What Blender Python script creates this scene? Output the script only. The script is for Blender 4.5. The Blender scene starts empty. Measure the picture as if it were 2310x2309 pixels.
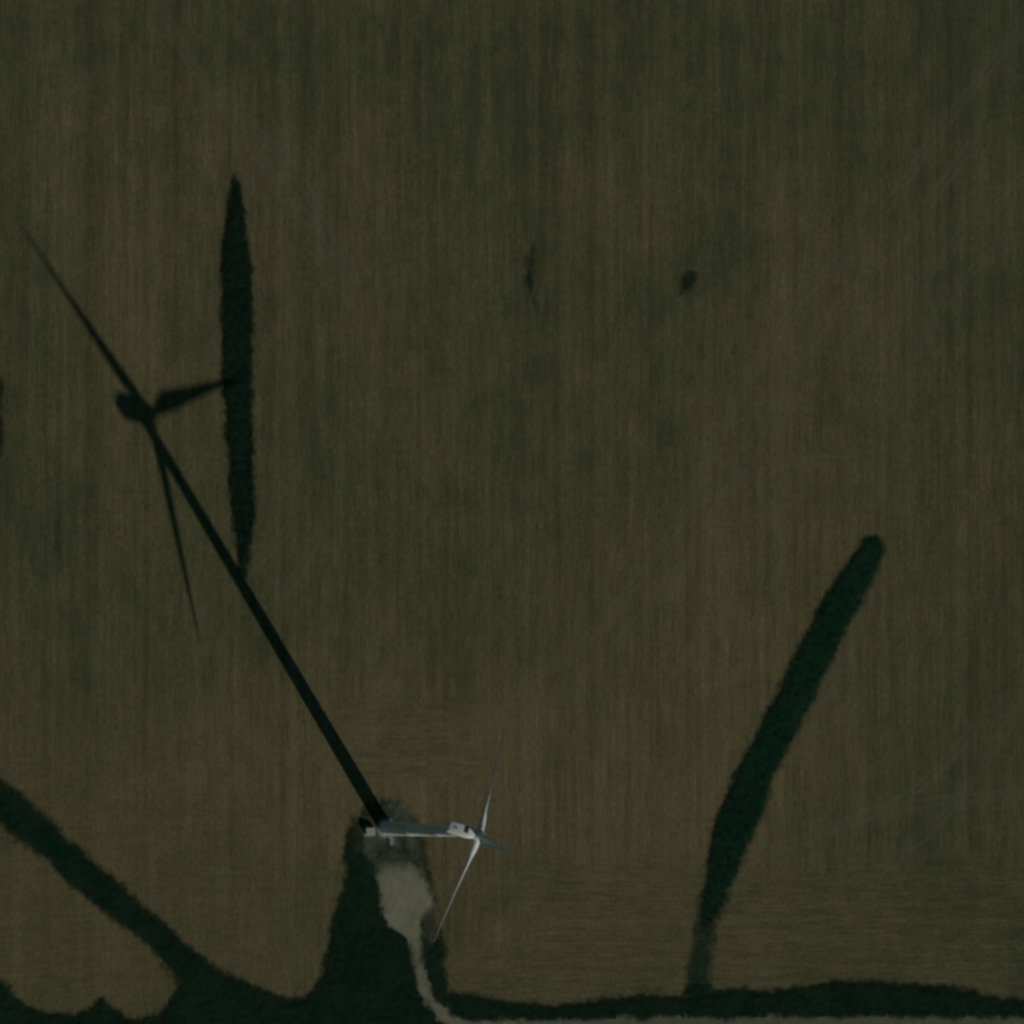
import bpy, bmesh, math
import numpy as np
from mathutils import Vector, Matrix

# ------------------------------------------------------------------ camera
SC = bpy.context.scene
COL = SC.collection
D = 2500.0                      # distance camera - field
W = 297.07                      # metres of field across the picture
T_OFF, T_LAT = 0.3061, -0.0225  # off-nadir angles
C0 = Vector((-math.tan(T_OFF), math.tan(T_LAT), 1.0)).normalized() * D
cz = C0.normalized()
cx = Vector((0, 1, 0)).cross(cz).normalized()
cy = cz.cross(cx)
cam = bpy.data.cameras.new('camera')
camo = bpy.data.objects.new('camera', cam)
COL.objects.link(camo)
camo.matrix_world = Matrix(((cx.x, cy.x, cz.x, C0.x), (cx.y, cy.y, cz.y, C0.y), (cx.z, cy.z, cz.z, C0.z), (0, 0, 0, 1)))
cam.sensor_width = 36
cam.sensor_fit = 'HORIZONTAL'
cam.lens = 36 * D / W
cam.clip_start = 10
cam.clip_end = 20000
SC.camera = camo

# ------------------------------------------------------------------ sky and sun
SUN_K, SUN_Q = 1.5034, 0.6156   # shadow run per metre of height
sdir = Vector((SUN_Q * SUN_K, -SUN_K, 1.0)).normalized()
ELEV = math.asin(sdir.z)
AZ = math.atan2(sdir.x, sdir.y)
world = bpy.data.worlds.new('World')
SC.world = world
world.use_nodes = True
wn = world.node_tree
bg = wn.nodes['Background']
sky = wn.nodes.new('ShaderNodeTexSky')
sky.sky_type = 'NISHITA'
sky.sun_disc = False
sky.sun_elevation = ELEV
sky.sun_rotation = AZ
sky.air_density = 1.0
sky.dust_density = 0.6
sky.ozone_density = 0.3
tint = wn.nodes.new('ShaderNodeMix'); tint.data_type = 'RGBA'; tint.blend_type = 'MULTIPLY'
tint.inputs[0].default_value = 1.0; tint.inputs[7].default_value = (.50, 1.0, .88, 1)   # sky light tinted green so that the shadows turn teal
wn.links.new(sky.outputs[0], tint.inputs[6])
wn.links.new(tint.outputs[2], bg.inputs[0])
bg.inputs[1].default_value = 0.05
sl = bpy.data.lights.new('sun', 'SUN')
sl.energy = 5.0
sl.angle = math.radians(0.55)
sl.color = (1.0, 0.945, 0.85)
so = bpy.data.objects.new('sun', sl)
COL.objects.link(so)
so.rotation_euler = (-sdir).to_track_quat('-Z', 'Y').to_euler()
SC.view_settings.view_transform = 'Standard'
SC.view_settings.look = 'None'
SC.view_settings.gamma = 1
SC.view_settings.exposure = -1.62
SC.render.engine = 'CYCLES'
SC.cycles.filter_width = 2.9

# ------------------------------------------------------------------ helpers
CA = np.array(C0); XA = np.array(cx); YA = np.array(cy); ZA = np.array(cz)


def G(px, py):
    """point of the field shown at a pixel of the 2310 x 2309 photograph"""
    u = (px - 1155.0) / 2310 * W
    v = (1154.5 - py) / 2310 * W
    d = u * XA + v * YA - D * ZA
    k = -CA[2] / d[2]
    P = CA + k * d
    return P[0], P[1]


def inv(X, Y):
    """arrays of field points -> photograph pixels (used to lay out the soil tones)"""
    P = np.stack([X, Y, np.zeros_like(X)], -1) - CA
    k = D / -(P @ ZA)
    return 1155 + (P @ XA) * k / W * 2310, 1154.5 - (P @ YA) * k / W * 2310


def tag(o, label=None, cat=None, kind=None, group=None):
    if label: o['label'] = label
    if cat: o['category'] = cat
    if kind: o['kind'] = kind
    if group: o['group'] = group
    return o


def link(name, me, mats=(), parent=None):
    o = bpy.data.objects.new(name, me)
    COL.objects.link(o)
    for m in (mats if isinstance(mats, (list, tuple)) else [mats]):
        me.materials.append(m)
    if parent: o.parent = parent
    return o


def bm_obj(name, bm, mat, parent=None, smooth=False):
    bmesh.ops.recalc_face_normals(bm, faces=bm.faces)
    me = bpy.data.meshes.new(name)
    bm.to_mesh(me); bm.free()
    if smooth:
        for p in me.polygons: p.use_smooth = True
    return link(name, me, mat, parent)


def add_box(bm, sx, sy, sz, loc=(0, 0, 0), bevel=0.0, M=None):
    r = bmesh.ops.create_cube(bm, size=1.0)
    vs = r['verts']
    for v in vs:
        v.co = Vector((v.co.x * sx, v.co.y * sy, v.co.z * sz)) + Vector(loc)
    if M is not None:
        for v in vs: v.co = M @ v.co
    if bevel:
        es = list({e for v in vs for e in v.link_edges})
        bmesh.ops.bevel(bm, geom=es, offset=bevel, segments=2, profile=0.7, affect='EDGES')


def add_cyl(bm, p0, p1, r0, r1, n=16, caps=True):
    p0 = Vector(p0); p1 = Vector(p1)
    z = (p1 - p0).normalized()
    x = z.orthogonal().normalized(); y = z.cross(x)
    a = []; b = []
    for i in range(n):
        t = 2 * math.pi * i / n
        d = x * math.cos(t) + y * math.sin(t)
        a.append(bm.verts.new(p0 + d * r0)); b.append(bm.verts.new(p1 + d * r1))
    for i in range(n):
        j = (i + 1) % n
        bm.faces.new((a[i], a[j], b[j], b[i]))
    if caps:
        bm.faces.new(a[::-1]); bm.faces.new(b)


def loft(bm, rings, cap=True):
    vv = [[bm.verts.new(p) for p in r] for r in rings]
    for a, b in zip(vv[:-1], vv[1:]):
        n = len(a)
        for i in range(n):
            j = (i + 1) % n
            bm.faces.new((a[i], a[j], b[j], b[i]))
    if cap:
        bm.faces.new(vv[0][::-1]); bm.faces.new(vv[-1])


class NT:
    """small helper for node trees"""
    def __init__(s, name):
        s.m = bpy.data.materials.new(name); s.m.use_nodes = True
        s.t = s.m.node_tree; s.b = s.t.nodes['Principled BSDF']
        s.out = s.t.nodes['Material Output']
        g = s.t.nodes.new('ShaderNodeNewGeometry'); s.pos = g.outputs['Position']

    def n(s, typ, **kw):
        k = s.t.nodes.new(typ)
        for a, b in kw.items(): setattr(k, a, b)
        return k

    def put(s, sock, v):
        if isinstance(v, bpy.types.NodeSocket): s.t.links.new(v, sock)
        else: sock.default_value = v

    def noise(s, sx, sy, detail=3, rough=.55, off=(0, 0, 0), rot=0.0, src=None):
        mp = s.n('ShaderNodeMapping')
        s.put(mp.inputs[0], src or s.pos)
        mp.inputs['Location'].default_value = off
        mp.inputs['Rotation'].default_value = (0, 0, rot)
        mp.inputs['Scale'].default_value = (1 / sx, 1 / sy, 1 / min(sx, sy))
        k = s.n('ShaderNodeTexNoise')
        k.inputs['Scale'].default_value = 1; k.inputs['Detail'].default_value = detail
        k.inputs['Roughness'].default_value = rough
        s.t.links.new(mp.outputs[0], k.inputs['Vector'])
        return k.outputs[0]

    def mul(s, a, b, op='MULTIPLY'):
        k = s.n('ShaderNodeMath', operation=op)
        s.put(k.inputs[0], a); s.put(k.inputs[1], b)
        return k.outputs[0]

    def rng(s, v, a, b, c, d, smooth=False):
        k = s.n('ShaderNodeMapRange')
        if smooth: k.interpolation_type = 'SMOOTHSTEP'
        s.put(k.inputs[0], v)
        for i, x in enumerate((a, b, c, d)): k.inputs[i + 1].default_value = x
        return k.outputs[0]

    def mix(s, f, a, b, mode='MIX'):
        k = s.n('ShaderNodeMix', data_type='RGBA', blend_type=mode)
        s.put(k.inputs[0], f)
        for i, v in ((6, a), (7, b)):
            if isinstance(v, tuple): v = (*v, 1)
            s.put(k.inputs[i], v)
        return k.outputs[2]

    def mixf(s, f, a, b):
        k = s.n('ShaderNodeMix', data_type='FLOAT')
        s.put(k.inputs[0], f); s.put(k.inputs[2], a); s.put(k.inputs[3], b)
        return k.outputs[0]

    def scale(s, c, f):
        k = s.n('ShaderNodeVectorMath', operation='SCALE')
        s.put(k.inputs[0], c); s.put(k.inputs['Scale'], f)
        return k.outputs[0]

    def attr(s, name):
        k = s.n('ShaderNodeAttribute'); k.attribute_name = name
        return k.outputs['Fac']

    def bump(s, h, st, dist):
        k = s.n('ShaderNodeBump'); k.inputs['Strength'].default_value = st
        k.inputs['Distance'].default_value = dist
        s.t.links.new(h, k.inputs['Height']); s.t.links.new(k.outputs[0], s.b.inputs['Normal'])

    def end(s, col, rough=.9, spec=.1):
        s.put(s.b.inputs['Base Color'], (*col, 1) if isinstance(col, tuple) else col)
        s.b.inputs['Roughness'].default_value = rough
        s.b.inputs['Specular IOR Level'].default_value = spec
        return s.m

    def cutout(s, alpha):
        tr = s.n('ShaderNodeBsdfTransparent'); mx = s.n('ShaderNodeMixShader')
        s.put(mx.inputs[0], alpha)
        s.t.links.new(tr.outputs[0], mx.inputs[1]); s.t.links.new(s.b.outputs[0], mx.inputs[2])
        s.t.links.new(mx.outputs[0], s.out.inputs[0])


# ------------------------------------------------------------------ materials
def mat_field():
    s = NT('field_soil')
    tone = s.attr('tone'); head = s.attr('headland'); trk = s.attr('track')
    v1 = s.noise(3.2, 70, 3, .6)
    v2 = s.noise(.9, 18, 2, .6, (7, 3, 0))
    v3 = s.noise(.55, 1.5, 2, .7, (1, 9, 0))
    v0 = s.noise(11, 160, 2, .5, (4, 4, 0))
    v5 = s.noise(2.1, 420, 2, .5, (21, 1, 0)); v6 = s.noise(6.5, 500, 2, .5, (31, 1, 0))
    v4 = s.noise(.62, 9, 2, .6, (17, 5, 0)); h4 = s.noise(8, .6, 2, .6, (3, 8, 0))
    h1 = s.noise(60, 2.4, 3, .6, (0, 2, 0))
    h2 = s.noise(9, .7, 2, .6, (5, 0, 0))
    rows = s.mixf(head, s.mul(s.mul(s.mul(v1, .5), s.mul(v2, .3), 'ADD'), s.mul(v0, .25), 'ADD'),
                  s.mul(s.mul(h1, .45), s.mul(h2, .55), 'ADD'))
    big = s.noise(28, 42, 4, .6, (3, 1, 0))
    hue = s.noise(5.5, 9, 3, .65, (13, 2, 0))
    # warm soil against olive stubble
    f = s.mul(s.mul(tone, s.rng(big, .3, .7, -.24, .24), 'ADD'), s.rng(hue, .3, .7, -.26, .26), 'ADD')
    f = s.mul(f, s.rng(rows, .35, .7, -.16, .16), 'ADD')
    base = s.mix(s.rng(f, 0, 1, 0, 1), OLIVE, BROWN)
    lum = s.mul(s.rng(rows, .35, .7, .84, 1.16), s.rng(s.mixf(head, v4, h4), .3, .7, .84, 1.16))
    lum = s.mul(lum, s.mixf(head, s.mul(s.rng(v5, .3, .7, .90, 1.10), s.rng(v6, .3, .7, .91, 1.09)), 1.0))
    grain = s.rng(v3, .25, .75, .70, 1.30)
    g2 = s.rng(s.noise(.45, .45, 2, .7), .25, .75, .80, 1.20)
    col = s.scale(base, s.mul(s.mul(lum, grain), g2))
    col = s.mix(s.mul(trk, .72), col, PALE)
    s.bump(s.mul(v3, s.mul(rows, 1.5), 'ADD'), .35, .12)
    return s.end(col, .95, .05)


OLIVE = (.094, .101, .047)
BROWN = (.178, .142, .076)
PALE = (.175, .165, .105)


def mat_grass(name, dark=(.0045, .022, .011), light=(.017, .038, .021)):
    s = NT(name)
    cov = s.attr('cover')
    n1 = s.noise(5, 6, 4, .6); n2 = s.noise(.9, .9, 3, .7)
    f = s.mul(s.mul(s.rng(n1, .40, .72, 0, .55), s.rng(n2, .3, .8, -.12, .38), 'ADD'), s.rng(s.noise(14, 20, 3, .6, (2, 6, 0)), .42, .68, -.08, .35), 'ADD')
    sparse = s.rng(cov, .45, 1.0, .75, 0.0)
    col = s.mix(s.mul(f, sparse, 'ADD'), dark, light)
    s.bump(n2, .5, .25)
    fine = s.noise(.6, .6, 3, .75, (3, 3, 0)); mid = s.noise(2.2, 3.0, 2, .6, (8, 3, 0))
    a = s.mul(s.mul(cov, s.rng(fine, .2, .8, -.16, .16), 'ADD'), s.rng(mid, .3, .7, -.14, .14), 'ADD')
    m = s.end(col, .9, .1)
    s.cutout(s.rng(a, .10, .92, 0, 1, True))
    return m


def mat_tuft():
    s = NT('grass_blades')
    n1 = s.noise(4, 4, 3, .6)
    return s.end(s.mix(s.rng(n1, .3, .7, 0, 1), (.006, .027, .013), (.026, .046, .022)), .8, .1)


def mat_gravel():
    s = NT('gravel')
    cov = s.attr('cover'); tone = s.attr('tone')
    n1 = s.noise(4.5, 6, 4, .6); n2 = s.noise(.5, .5, 3, .7); n3 = s.noise(1.3, 2.4, 3, .6, (5, 5, 0))
    col = s.mix(s.rng(n1, .3, .7, 0, 1), (.25, .245, .165), (.33, .31, .22))
    col = s.mix(s.mul(s.rng(n3, .35, .7, 0, .6), s.rng(tone, 0, 1, 1, .6)), col, (.10, .135, .085))
    col = s.mix(tone, s.scale(s.mix(.65, col, (.06, .12, .085)), .66), col)
    col = s.scale(col, s.rng(n2, .25, .75, .86, 1.12))
    s.bump(n2, .4, .1)
    m = s.end(col, .95, .08)
    a = s.mul(s.mul(cov, s.rng(n2, .2, .8, -.07, .07), 'ADD'), s.rng(n1, .3, .7, -.30, .20), 'ADD')
    s.cutout(s.rng(a, .22, .78, 0, 1, True))
    return m


def mat_simple(name, c, rough=.5, spec=.4, var=.08, sc=1.5, dirt=None):
    s = NT(name)
    n = s.noise(sc, sc, 4, .6)
    col = s.scale(s.mix(1.0, c, c), s.rng(n, .25, .75, 1 - var, 1 + var))
    if dirt:
        col = s.mix(s.rng(s.noise(sc * 2, sc * 2, 5, .7, (9, 9, 0)), .5, .8, 0, .5), col, dirt)
    return s.end(col, rough, spec)


M_FIELD = mat_field()
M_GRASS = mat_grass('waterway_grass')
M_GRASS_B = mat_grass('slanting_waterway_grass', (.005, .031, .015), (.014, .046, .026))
M_WEED = mat_grass('sparse_weeds', (.014, .036, .020), (.035, .058, .034))
M_TUFT = mat_tuft()
M_GRAVEL = mat_gravel()
M_WHITE = mat_simple('white_paint', (.82, .80, .80), .35, .4, .04, 2.5, (.55, .54, .5))
M_BLADE = mat_simple('blade_gelcoat', (.78, .77, .77), .4, .4, .03, 3)
M_GREY = mat_simple('grey_steel', (.30, .31, .32), .5, .4, .1)
M_DARK = mat_simple('dark_vent', (.05, .055, .06), .6, .3, .1)
M_CONC = mat_simple('concrete', (.30, .29, .25), .9, .2, .15, .8, (.16, .17, .12))
M_BOX = mat_simple('pale_green_enamel', (.42, .44, .38), .5, .4, .08, .7, (.3, .32, .26))

# ------------------------------------------------------------------ ground
rs = np.random.RandomState(4)


def axis(lo, hi, step, far):
    f = np.arange(lo, hi + step / 2, step)
    out = [hi + 20, hi + 60, hi + 200, hi + 700, hi + 2000, far]
    inn = [lo - 20, lo - 60, lo - 200, lo - 700, lo - 2000, -far]
    return np.array(sorted(inn) + list(f) + out)


def grid_mesh(name, xs, ys, Z, keep=None, attrs={}):
    nx, ny = len(xs), len(ys)
    X, Y = np.meshgrid(xs, ys)
    co = np.stack([X, Y, Z], -1).reshape(-1, 3)
    idx = np.arange(nx * ny).reshape(ny, nx)
    q = np.stack([idx[:-1, :-1], idx[:-1, 1:], idx[1:, 1:], idx[1:, :-1]], -1).reshape(-1, 4)
    if keep is not None:
        kv = keep.reshape(-1)
        q = q[kv[q].any(1)]
        used = np.unique(q)
        re = np.full(nx * ny, -1); re[used] = np.arange(len(used))
        q = re[q]; co = co[used]
    else:
        used = np.arange(nx * ny)
    me = bpy.data.meshes.new(name)
    me.vertices.add(len(co)); me.vertices.foreach_set('co', co.ravel().astype(np.float32))
    me.loops.add(q.size); me.loops.foreach_set('vertex_index', q.ravel().astype(np.int32))
    me.polygons.add(len(q))
    me.polygons.foreach_set('loop_start', np.arange(0, q.size, 4, dtype=np.int32))
    me.polygons.foreach_set('use_smooth', np.ones(len(q), dtype=bool))
    me.update(); me.validate()
    for k, v in attrs.items():
        a = me.attributes.new(k, 'FLOAT', 'POINT')
        a.data.foreach_set('value', v.reshape(-1)[used].astype(np.float32))
    return me


def seg_dist(px, py, pts, closed=False):
    d = np.full(px.shape, 1e9); n = len(pts)
    for i in range(n if closed else n - 1):
        ax, ay = pts[i]; bx, by = pts[(i + 1) % n]
        vx, vy = bx - ax, by - ay
        t = np.clip(((px - ax) * vx + (py - ay) * vy) / (vx * vx + vy * vy + 1e-9), 0, 1)
        d = np.minimum(d, np.hypot(px - ax - t * vx, py - ay - t * vy))
    return d


def inside(px, py, pts):
    r = np.zeros(px.shape, bool); n = len(pts)
    for i in range(n):
        x0, y0 = pts[i]; x1, y1 = pts[(i + 1) % n]
        if y0 == y1: continue
        c = ((y0 > py) != (y1 > py)) & (px < (x1 - x0) * (py - y0) / (y1 - y0) + x0)
        r ^= c
    return r


def vnoise(X, Y, s, seed):
    r = np.random.RandomState(seed).rand(64, 64)
    u, v = X / s, Y / s
    i, j = np.floor(u).astype(int), np.floor(v).astype(int)
    fu, fv = u - i, v - j
    fu = fu * fu * (3 - 2 * fu); fv = fv * fv * (3 - 2 * fv)
    g = lambda a, b: r[a % 64, b % 64]
    return (g(i, j) * (1 - fu) + g(i + 1, j) * fu) * (1 - fv) + (g(i, j + 1) * (1 - fu) + g(i + 1, j + 1) * fu) * fv


def sstep(a, b, x):
    t = np.clip((x - a) / (b - a), 0, 1)
    return t * t * (3 - 2 * t)


# soil tone: 0 olive, 1 warm brown   (px, py, radius x, radius y, amount)
BLOBS = [(1155, 120, 1500, 170, -.16), (1300, 1000, 330, 700, -.05), (2260, 700, 170, 1400, -.14),
         (1180, 700, 90, 600, -.08), (300, 780, 110, 700, .10), (520, 350, 190, 300, .10), (760, 700, 120, 500, .08),
         (1560, 1500, 420, 430, .15), (900, 1750, 700, 210, .18), (1400, 1900, 420, 260, .14),
         (250, 2020, 420, 330, .16), (1250, 2180, 300, 120, .10), (2100, 2150, 300, 200, .06),
         (1950, 1850, 240, 260, -.10), (1850, 1250, 330, 500, .06), (60, 950, 120, 420, -.10),
         (260, 1330, 160, 240, -.12), (700, 1150, 180, 260, -.05), (1450, 650, 130, 500, .10),
         (2200, 1150, 100, 300, .10), (1060, 1750, 160, 150, .12), (1800, 600, 60, 350, .10), (430, 2160, 150, 60, .10),
         (1590, 600, 90, 55, -.30), (1556, 636, 50, 40, -.25), (1202, 625, 22, 90, -.25), (130, 1200, 45, 110, -.2), (1480, 850, 70, 300, -.12), (740, 900, 60, 400, -.08), (1200, 1500, 200, 120, -.06),
         (1250, 1700, 60, 50, -.14), (1260, 1960, 70, 60, -.14), (1150, 2090, 60, 40, -.14), (390, 360, 60, 60, -.10)]
xs = axis(-170, 170, .6, 9000); ys = axis(-162, 160, .6, 9000)
X, Y = np.meshgrid(xs, ys)
PX, PY = inv(np.clip(X, -400, 400), np.clip(Y, -400, 400))
tone = np.full(X.shape, .40)
wx = PX + 120 * (vnoise(X, Y, 22, 1) - .5); wy = PY + 120 * (vnoise(X, Y, 22, 2) - .5)
for bx, by, rx, ry, am in BLOBS:
    tone += am * np.exp(-((wx - bx) / rx) ** 2 - ((wy - by) / ry) ** 2) * 2.1
# headland worked across the rows at the south end
head = sstep(1890, 2010, PY + 60 * (vnoise(X, Y, 14, 5) - .5) - 90 * sstep(1300, 700, PX)) * sstep(1020, 1300, PX)
head = np.maximum(head, sstep(2130, 2160, PY) * sstep(1000, 1060, PX))
head = np.maximum(head, .8 * sstep(1560, 1600, PY) * sstep(1790, 1740, PY) * sstep(740, 800, PX) * sstep(1130, 1050, PX))
head = np.maximum(head, .5 * sstep(1480, 1900, PY) * sstep(760, 500, PX))
# faint curved wheel tracks
TRK = [[(2310, 60), (2120, 288), (2052, 397), (1918, 573), (1814, 656), (1710, 816), (1617, 998), (1571, 1091)],
       [(2190, 330), (2080, 480), (1960, 620), (1850, 740), (1760, 880), (1680, 1060), (1600, 1180)],
       [(2330, 380), (2208, 480), (2084, 630), (2010, 740), (1950, 880)], [(2330, 520), (2190, 600), (2060, 790), (1990, 950)],
       [(1766, 1910), (1949, 1835), (2125, 1802), (2330, 1790)], [(1750, 1180), (1700, 1060), (1850, 1030), (2010, 1060), (2050, 1180)],
       [(360, 0), (398, 93), (548, 310), (704, 497), (818, 725), (850, 950)], [(500, 240), (620, 330), (700, 430), (780, 640)],
       [(520, 1330), (600, 1250), (660, 1180)], [(590, 1400), (680, 1290), (720, 1200)],
       [(700, 1850), (745, 1700), (850, 1640), (980, 1620), (1090, 1640)],
       [(2200, 1640), (2060, 1800), (1850, 1880), (1700, 1930)],
       [(2310, 1580), (2150, 1830), (1980, 1970)],
       [(1660, 900), (1560, 1150), (1330, 1450), (1150, 1560)],
       [(1720, 900), (1630, 1150), (1400, 1460), (1200, 1610)]]
trk = np.zeros(X.shape)
ins = (np.abs(X) < 172) & (np.abs(Y) < 164)
for t in TRK:
    P = [G(*p) for p in t]
    # smooth the polyline
    for _ in range(2):
        Q = [P[0]]
        for a, b in zip(P[:-1], P[1:]):
            Q += [(a[0] * .75 + b[0] * .25, a[1] * .75 + b[1] * .25), (a[0] * .25 + b[0] * .75, a[1] * .25 + b[1] * .75)]
        P = Q + [P[-1]]
    d = np.full(X.shape, 1e9)
    d[ins] = seg_dist(X[ins], Y[ins], P)
    trk = np.maximum(trk, np.exp(-((d - 1.05) / .5) ** 2) * (.15 + .85 * vnoise(X, Y, 9, 11)) * .62 + np.exp(-((d - 1.0) / 3.5) ** 2) * .09)
Z = .10 * (vnoise(X, Y, 16, 8) - .5) + .03 * (vnoise(X, Y, 2, 9) - .5)
Z[~ins] = 0
me = grid_mesh('ground', xs, ys, Z, None, {'tone': np.clip(tone, 0, 1), 'headland': np.clip(head, 0, 1), 'track': trk})
tag(link('ground', me, M_FIELD), kind='structure')


# ------------------------------------------------------------------ grass cover
def patch(name, outline, mat, feather=1.2, height=.35, step=.45, cover_fn=None, wob=1.0, seed=3, base=.02, extra=None):
    P = [G(*p) for p in outline]
    A = np.array(P)
    lo = np.maximum(A.min(0) - 3, (-185, -178)); hi = np.minimum(A.max(0) + 3, (185, 178))
    gx = np.arange(lo[0], hi[0] + step, step); gy = np.arange(lo[1], hi[1] + step, step)
    X, Y = np.meshgrid(gx, gy)
    nz = lambda q: (vnoise(X, Y, 7.0, q) - .5) * 1.5 + (vnoise(X + 31, Y * 1.3, 3.1, q + 1) - .5) * .9 + (vnoise(X * 1.2, Y + 17, 1.1, q + 2) - .5) * .8
    X2 = X + wob * nz(seed); Y2 = Y + wob * nz(seed + 7)
    d = seg_dist(X2, Y2, P, True); s = np.where(inside(X2, Y2, P), d, -d)
    cov = sstep(-feather, feather, s)
    px, py = inv(X, Y)
    if cover_fn is not None: cov = cov * cover_fn(px, py, X, Y)
    Z = base + .09 + height * cov ** 2 * (.35 + .65 * vnoise(X, Y, 1.3, seed + 5)) + .1 * (vnoise(X, Y, 16, 8) - .5)
    Z = np.where(s < -feather * .9, base + .09, Z)
    at = {'cover': cov}
    if extra is not None: at['tone'] = extra(px, py, X, Y)
    return link(name, grid_mesh(name, gx, gy, Z, cov > .02, at), mat), (X, Y, cov)


SA = [(530, 388), (540, 430), (549, 480), (560, 550), (565, 620), (567, 700), (565, 830), (569, 930), (571, 994), (574, 1080), (572, 1157),
      (566, 1211), (561, 1265), (553, 1310), (541, 1290), (533, 1240), (524, 1180), (519, 1130), (514, 1048), (509, 980), (506, 939), (502, 860), (503, 798),
      (501, 700), (500, 600), (503, 530), (507, 480), (514, 435)]
SB = [(1950, 1222), (1960, 1214), (1974, 1212), (1988, 1222), (1992, 1242), (1980, 1288), (1944, 1360), (1908, 1420), (1860, 1522), (1812, 1618), (1758, 1732),
      (1710, 1846), (1674, 1936), (1641, 2002), (1634, 2056), (1621, 2086), (1616, 2134), (1611, 2170), (1608, 2215), (1612, 2240),
      (1538, 2250), (1546, 2210), (1549, 2170), (1558, 2128), (1569, 2086), (1587, 2002), (1599, 1924), (1614, 1846), (1662, 1750), (1698, 1666),
      (1752, 1564), (1800, 1468), (1860, 1348), (1920, 1264)]
SG = [(-260, 1530), (0, 1754), (54, 1798), (91, 1834), (163, 1903), (217, 1950), (290, 2008), (362, 2073), (409, 2117), (471, 2167), (507, 2193),
      (580, 2233), (652, 2254), (688, 2250), (712, 2232), (731, 2178), (741, 2145), (752, 2088), (770, 2037), (777, 1998), (780, 1959), (784, 1907),
      (790, 1872), (800, 1840), (826, 1812), (868, 1800), (905, 1808), (935, 1836), (948, 1870), (960, 1894), (968, 1940), (976, 1980), (985, 2024), (990, 2088),
      (998, 2140), (1004, 2179), (1008, 2242), (1073, 2247), (1135, 2260), (1197, 2268), (1259, 2269), (1321, 2263), (1363, 2259), (1425, 2248),
      (1500, 2246), (1550, 2244), (1626, 2232), (1710, 2230), (1793, 2224), (1865, 2218), (1919, 2212), (2003, 2215), (2087, 2218), (2171, 2233),
      (2255, 2246), (2310, 2256), (2560, 2320), (2560, 2620), (-260, 2620), (-260, 2080), (0, 2214), (22, 2225), (47, 2251), (80, 2272), (109, 2287),
      (174, 2294), (203, 2280), (232, 2254), (254, 2272), (283, 2294), (330, 2296), (362, 2292), (384, 2265), (402, 2218), (391, 2193), (362, 2157),
      (319, 2120), (272, 2077), (217, 2033), (163, 1990), (109, 1939), (54, 1899), (0, 1856), (-260, 1650)]

PAD = [(862, 1928), (885, 1915), (912, 1922), (934, 1941), (950, 1960), (962, 1990), (969, 2015), (968, 2040), (956, 2062), (950, 2080), (952, 2100),
       (954, 2140), (957, 2186), (968, 2228), (988, 2256), (1014, 2281), (1062, 2297), (1200, 2299), (1500, 2292), (1900, 2291), (2310, 2292), (2560, 2300),
       (2560, 2352), (2310, 2346), (1500, 2346), (1100, 2346), (1040, 2332), (1005, 2312), (974, 2284), (956, 2257), (941, 2228), (932, 2190), (926, 2150),
       (917, 2118), (900, 2106), (881, 2090), (866, 2064), (855, 2015), (846, 1975), (840, 1948), (850, 1934)]


VERGE = [(940, 1930), (958, 1965), (975, 2010), (990, 2068), (992, 2118), (968, 2135), (950, 2100), (948, 2050)]
nz2 = lambda X, Y: vnoise(X, Y, 2.0, 77) - .5


def covB(px, py, X, Y):
    return 1 - .40 * sstep(1950, 2110, py) * sstep(2240, 2215, py)


def covG(px, py, X, Y):
    # thin weeds round the tower and along the east verge, dense grass elsewhere
    w = sstep(1985, 1900, py) * sstep(780, 806, px) + .75 * sstep(955, 968, px) * sstep(1020, 985, px) * sstep(2120, 2030, py)
    w = np.maximum(w, sstep(2060, 1930, py) * sstep(935, 960, px) * sstep(1020, 985, px) * .9)
    P = [G(*p) for p in PAD]
    d = seg_dist(X, Y, P, True); sd = np.where(inside(X, Y, P), d, -d)
    return (1 - np.clip(w, 0, 1) * .42) * (1 - sstep(-.2, 2.2, sd)) * (1 - .5 * (inside(X + 1.2 * nz2(X, Y), Y, [G(*p) for p in VERGE])))


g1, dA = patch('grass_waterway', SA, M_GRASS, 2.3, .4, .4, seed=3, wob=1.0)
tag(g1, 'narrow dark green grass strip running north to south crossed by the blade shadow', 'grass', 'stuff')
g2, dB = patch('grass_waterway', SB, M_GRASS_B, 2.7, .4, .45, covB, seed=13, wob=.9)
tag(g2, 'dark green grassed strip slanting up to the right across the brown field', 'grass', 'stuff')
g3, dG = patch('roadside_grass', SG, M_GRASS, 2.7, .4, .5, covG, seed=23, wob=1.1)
tag(g3, 'dense dark green grass along the road, the ditch and both sides of the gravel track', 'grass', 'stuff')

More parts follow.
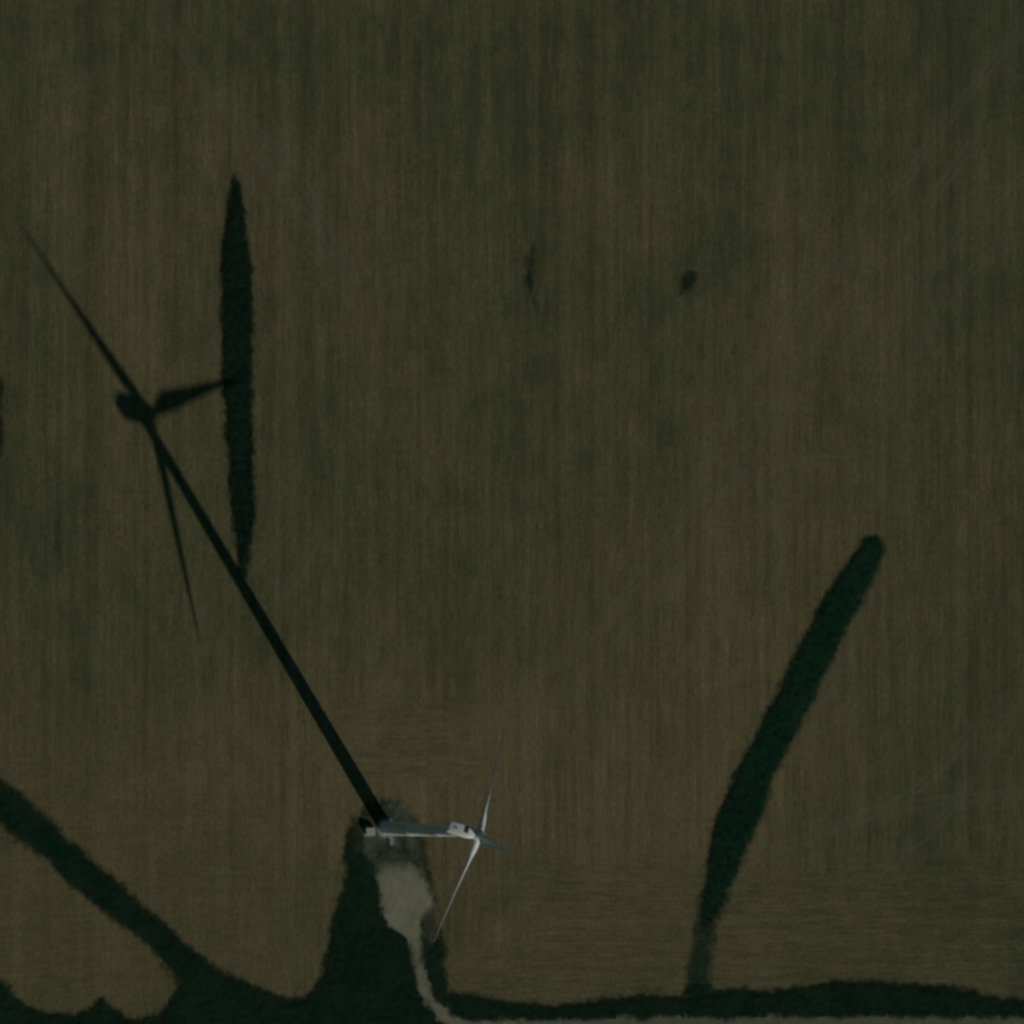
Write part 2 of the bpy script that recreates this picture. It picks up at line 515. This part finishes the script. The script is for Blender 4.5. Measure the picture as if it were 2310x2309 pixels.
# small weedy wet spots in the field
SPOTS = [([(1200, 560), (1208, 580), (1210, 620), (1206, 650), (1213, 680), (1210, 700), (1202, 660), (1190, 640), (1189, 610), (1194, 575)],
          .70, 'slim vertical weedy spot alone in the upper middle of the field'),
         ([(1540, 628), (1556, 616), (1570, 620), (1571, 640), (1558, 656), (1540, 660), (1533, 645)],
          .74, 'small round dark weedy spot in the upper right of the field'),
         ([(134, 1120), (140, 1160), (142, 1250), (132, 1270), (118, 1240), (124, 1180)],
          .36, 'faint thin weedy streak near the left edge of the field'),
         ([(-60, 780), (-5, 830), (4, 880), (6, 960), (0, 1020), (-60, 1080)],
          .72, 'dark weedy patch cut by the left edge of the picture')]
for k, (o, cv, lab) in enumerate(SPOTS):
    sp, _ = patch('weed_patch', o, M_GRASS if cv > .4 else M_WEED, 2.8 if k < 2 else 2.2, .3, .4, (lambda c: (lambda px, py, X, Y: c + 0 * px))(cv), seed=40 + k)
    tag(sp, lab, 'weeds', 'stuff', 'weedy spots in the field')

# grass blades as real geometry: clumps scattered through the grassed ground
vs = []; n_t = 0
for (Xg, Yg, cov), N in ((dA, 5200), (dB, 6200), (dG, 26000)):
    p = (cov.ravel() > .62) * (.35 + cov.ravel())
    ids = rs.choice(cov.size, N, p=p / p.sum())
    bx = Xg.ravel()[ids] + rs.uniform(-.3, .3, N); by = Yg.ravel()[ids] + rs.uniform(-.3, .3, N)
    for q in range(3):
        a = rs.uniform(0, 6.283, N); w = rs.uniform(.05, .13, N); h = rs.uniform(.35, .8, N); ln = rs.uniform(.1, .4, N)
        ca, sa = np.cos(a), np.sin(a)
        z0 = np.full(N, .05)
        vs.append(np.stack([np.stack([bx - sa * w, by + ca * w, z0], 1), np.stack([bx + sa * w, by - ca * w, z0], 1),
                            np.stack([bx + ca * ln, by + sa * ln, h], 1)], 1))
vs = np.concatenate(vs).reshape(-1, 3)
me = bpy.data.meshes.new('grass_tufts')
me.vertices.add(len(vs)); me.vertices.foreach_set('co', vs.ravel().astype(np.float32))
me.loops.add(len(vs)); me.loops.foreach_set('vertex_index', np.arange(len(vs), dtype=np.int32))
me.polygons.add(len(vs) // 3); me.polygons.foreach_set('loop_start', np.arange(0, len(vs), 3, dtype=np.int32))
me.update(); me.validate()
tag(link('grass_tufts', me, M_TUFT), 'loose tufts of taller grass scattered through the green strips', 'grass', 'stuff')

# ------------------------------------------------------------------ gravel track and pad

def toneP(px, py, X, Y):
    t = sstep(1925, 1990, py)
    t = t * (1 - .55 * sstep(1050, 1500, px)) * (1 - .25 * sstep(2080, 2150, py))
    return np.clip(t - .25 * sstep(885, 850, px) * sstep(2060, 1990, py), 0, 1)


def covP(px, py, X, Y):
    return 1 - .45 * sstep(1985, 1915, py)


gp, _ = patch('gravel_track', PAD, M_GRAVEL, 2.8, .02, .4, covP, seed=61, wob=.5, base=.30, extra=toneP)
tag(gp, kind='structure')
# worn turning ground round the tower
APRON = [(812, 1850), (840, 1815), (880, 1792), (915, 1800), (938, 1830), (946, 1870), (954, 1915), (968, 1960), (982, 2010), (990, 2068), (990, 2118), (968, 2130), (940, 2070), (930, 1990), (900, 1960), (850, 1980), (822, 1940), (808, 1890)]
ap, _ = patch('gravel_apron', APRON, M_GRAVEL, 2.6, .02, .4, lambda px, py, X, Y: .62 - .12 * sstep(1930, 1990, py), seed=71, wob=1.0, base=.22,
              extra=lambda px, py, X, Y: .05 + .5 * np.exp(-((np.hypot(px - 870, py - 1868) - 72) / 9) ** 2) * sstep(1870, 1820, py))
tag(ap, kind='structure')

# ------------------------------------------------------------------ wind turbine
BX, BY = -38.257, -91.367
HUBH, YAW, TILT, CONE, PHI, OVER, RL = 80.0, .3056, .0791, .0182, -.1165, 3.55, 39.7
T = bpy.data.objects.new('wind_turbine', None)
COL.objects.link(T); T.location = (BX, BY, 0)
tag(T, 'tall white three-bladed wind turbine standing at the head of the gravel track', 'wind turbine')
a = Vector((math.cos(YAW) * math.cos(TILT), -math.sin(YAW) * math.cos(TILT), math.sin(TILT)))
Th = Vector((math.sin(YAW), math.cos(YAW), 0))
U = a.cross(Th)
if U.z < 0: U = -U
HUB = Vector((OVER * math.cos(YAW), -OVER * math.sin(YAW), HUBH))

bm = bmesh.new()
add_cyl(bm, (0, 0, .1), (0, 0, .62), 3.0, 2.85, 40)
bm_obj('foundation', bm, M_CONC, T)
# tower: four tapered cans with flange seams
bm = bmesh.new(); rings = []
zs = [.62, .9, 12, 26, 26.05, 26.12, 40, 54, 54.05, 54.12, 66, 77.9]
for z in zs:
    r = 2.15 + (1.32 - 2.15) * (z / 78) + (.035 if z in (26.05, 54.05) else 0)
    rings.append([Vector((r * math.cos(t * 2 * math.pi / 64), r * math.sin(t * 2 * math.pi / 64), z)) for t in range(64)])
loft(bm, rings)
tower = bm_obj('tower', bm, M_WHITE, T)
for p in tower.data.polygons: p.use_smooth = abs(p.normal.z) < .5
for z in (26.08, 54.08, 77.6):
    bm = bmesh.new()
    r = 2.15 + (1.32 - 2.15) * (z / 78) + .06
    add_cyl(bm, (0, 0, z - .1), (0, 0, z + .1), r, r, 48)
    bm_obj('flange', bm, M_WHITE, tower)
# door on the south-south-east side
da = math.radians(-68)
dd = Vector((math.cos(da), math.sin(da), 0)); dt = Vector((-dd.y, dd.x, 0))
Md = Matrix(((dt.x, dd.x, 0, 0), (dt.y, dd.y, 0, 0), (0, 0, 1, 0), (0, 0, 0, 1)))
bm = bmesh.new(); add_box(bm, .95, .12, 2.1, (0, 2.11, 3.0), .04, Md)
door = bm_obj('door', bm, M_GREY, tower)
bm = bmesh.new(); add_box(bm, .12, .06, .2, (.3, 2.20, 2.9), 0, Md); bm_obj('handle', bm, M_DARK, tower)
bm = bmesh.new()
add_box(bm, 1.3, 1.2, .08, (0, 2.80, 1.86), .01, Md)
for k in range(7):
    add_box(bm, 1.0, .26, .05, (0, 3.52 + k * .27, 1.66 - k * .22), 0, Md)
for sx in (-1, 1):
    for (y0, z0, y1, z1) in ((2.2, 2.9, 3.4, 2.9), (3.4, 2.9, 5.25, 1.35), (2.25, 1.86, 2.25, 2.9), (3.4, .62, 3.4, 2.9), (5.25, .1, 5.25, 1.35), (3.4, 1.8, 5.2, .33)):
        add_cyl(bm, Md @ Vector((sx * .58, y0, z0)), Md @ Vector((sx * .58, y1, z1)), .04, .04, 8)
bm_obj('entry_stairs', bm, M_GREY, T)

# nacelle: lofted rounded box along the rotor axis
x_ax = a; y_ax = Th; z_ax = U


def rrect(cx_, w, h, zc, rad, n=5):
    pts = []
    for (sx, sz, a0) in ((1, 1, 0), (-1, 1, 90), (-1, -1, 180), (1, -1, 270)):
        for k in range(n):
            t = math.radians(a0 + 90 * k / (n - 1))
            pts.append(HUB + x_ax * cx_ + y_ax * (sx * (w / 2 - rad) + rad * math.cos(t)) + z_ax * (zc + sz * (h / 2 - rad) + rad * math.sin(t)))
    return pts


bm = bmesh.new()
loft(bm, [rrect(-9.7, 2.8, 2.8, .18, .5), rrect(-9.55, 3.2, 3.2, .18, .5), rrect(-9.1, 3.45, 3.6, .16, .4), rrect(-5.0, 3.5, 3.7, .12, .4),
          rrect(-3.4, 3.4, 3.65, .05, .5), rrect(-2.1, 2.9, 3.1, 0, .8), rrect(-1.55, 2.5, 2.6, 0, 1.0)])
nac = bm_obj('nacelle', bm, M_WHITE, T, True)
mod = nac.modifiers.new('split', 'EDGE_SPLIT'); mod.split_angle = math.radians(40)
MN = Matrix(((x_ax.x, y_ax.x, z_ax.x, HUB.x), (x_ax.y, y_ax.y, z_ax.y, HUB.y), (x_ax.z, y_ax.z, z_ax.z, HUB.z), (0, 0, 0, 1)))
bm = bmesh.new(); add_box(bm, 1.1, .8, .1, (-7.6, 0, 2.03), .03, MN); bm_obj('roof_hatch', bm, M_GREY, nac)
bm = bmesh.new(); add_box(bm, .9, 1.7, .34, (-4.3, .35, 2.1), .05, MN); bm_obj('cooler_box', bm, M_DARK, nac)
bm = bmesh.new()
for sy in (-.7, .7):
    add_cyl(bm, MN @ Vector((-9.2, sy, 1.85)), MN @ Vector((-9.2, sy, 3.2)), .04, .03, 8)
    add_cyl(bm, MN @ Vector((-9.2, sy, 3.2)), MN @ Vector((-9.2, sy, 3.4)), .12, .12, 10)
add_cyl(bm, MN @ Vector((-9.2, -.7, 2.6)), MN @ Vector((-9.2, .7, 2.6)), .03, .03, 8)
bm_obj('wind_sensor_mast', bm, M_GREY, nac)
bm = bmesh.new()
add_cyl(bm, (0, 0, 77.85), (0, 0, 78.45), 1.5, 1.5, 40)
bm_obj('yaw_ring', bm, M_GREY, T, True)
# hub and spinner
bm = bmesh.new(); prof = [(-1.6, 1.25), (-1.35, 1.5), (-.6, 1.62), (.3, 1.6), (1.0, 1.38), (1.55, 1.0), (1.95, .5), (2.1, .08)]
loft(bm, [[HUB + a * x + (Th * math.cos(t * math.pi / 20) + U * math.sin(t * math.pi / 20)) * r for t in range(40)] for x, r in prof])
hub = bm_obj('hub', bm, M_WHITE, T, True)


def blade(phi):
    es = ((U * math.cos(phi) + Th * math.sin(phi)) * math.cos(CONE) + a * math.sin(CONE)).normalized()
    ec0 = es.cross(a).normalized()          # leading edge direction
    en0 = ec0.cross(es).normalized()
    if en0.dot(a) < 0: en0 = -en0
    R = RL
    st = [(.9, 1.9, 1, 0), (2.4, 1.9, 1, 0), (3.6, 2.05, .85, 14), (5.4, 2.85, .5, 12), (7.6, 3.4, .32, 10.5), (10, 3.25, .26, 8.5), (14, 2.75, .22, 5.5),
          (19, 2.2, .19, 3.4), (24, 1.75, .16, 1.8), (28, 1.4, .14, .8), (32, 1.05, .13, .2), (35.5, .74, .12, 0), (38.2, .46, .12, -.3), (39.3, .26, .12, -.5), (R, .07, .12, -.5)]
    rings = []
    for r, c, th, tw in st:
        tw = math.radians(tw - 1)
        ec = ec0 * math.cos(tw) + en0 * math.sin(tw); en = en0 * math.cos(tw) - ec0 * math.sin(tw)
        ring = []; n = 24
        circ = max(0, min(1, (th - .34) / .5))
        for i in range(n):
            t = 2 * math.pi * i / n
            xx = .5 * (1 - math.cos(t)); s = 1 if math.sin(t) >= 0 else -1
            yt = 5 * th * (.2969 * math.sqrt(xx) - .126 * xx - .3516 * xx ** 2 + .2843 * xx ** 3 - .1036 * xx ** 4)
            foil = (-(xx - .32) * c, s * yt * c)
            cir = (.5 * math.cos(t) * c, .5 * math.sin(t) * c)
            u = foil[0] * (1 - circ) + cir[0] * circ; v = foil[1] * (1 - circ) + cir[1] * circ
            ring.append(HUB + es * r + ec * u + en * (v + .9 * (r / R) ** 2.2 * .6))
        rings.append(ring)
    bm = bmesh.new(); loft(bm, rings)
    return bm_obj('blade', bm, M_BLADE, T, True)


for k in range(3): blade(PHI + k * 2 * math.pi / 3)

# ------------------------------------------------------------------ transformer beside the tower
tx, ty = G(832, 1874)
TR = bpy.data.objects.new('transformer_box', None)
COL.objects.link(TR); TR.location = (tx, ty, 0)
tag(TR, 'pale metal transformer cabinet on a concrete slab beside the tower base', 'transformer')
bm = bmesh.new(); add_box(bm, 3.3, 2.9, .4, (0, 0, .28), .03); bm_obj('slab', bm, M_CONC, TR)
bm = bmesh.new(); add_box(bm, 2.5, 1.9, 1.5, (0, 0, 1.23), .05); body = bm_obj('cabinet', bm, M_BOX, TR)
bm = bmesh.new(); add_box(bm, 2.62, 2.0, .1, (0, 0, 2.03), .03); bm_obj('lid', bm, M_BOX, TR)
for sx in (-.61, .61):
    bm = bmesh.new(); add_box(bm, 1.14, .05, 1.3, (sx, -.975, 1.2), .015); d = bm_obj('cabinet_door', bm, M_BOX, TR)
    bm = bmesh.new(); add_box(bm, .05, .06, .25, (sx * .2, -1.03, 1.25)); bm_obj('handle', bm, M_DARK, d)
bm = bmesh.new()
for k in range(9): add_box(bm, .35, .04, 1.0, (1.42, -.72 + k * .18, 1.15))
bm_obj('cooling_fins', bm, M_BOX, TR)
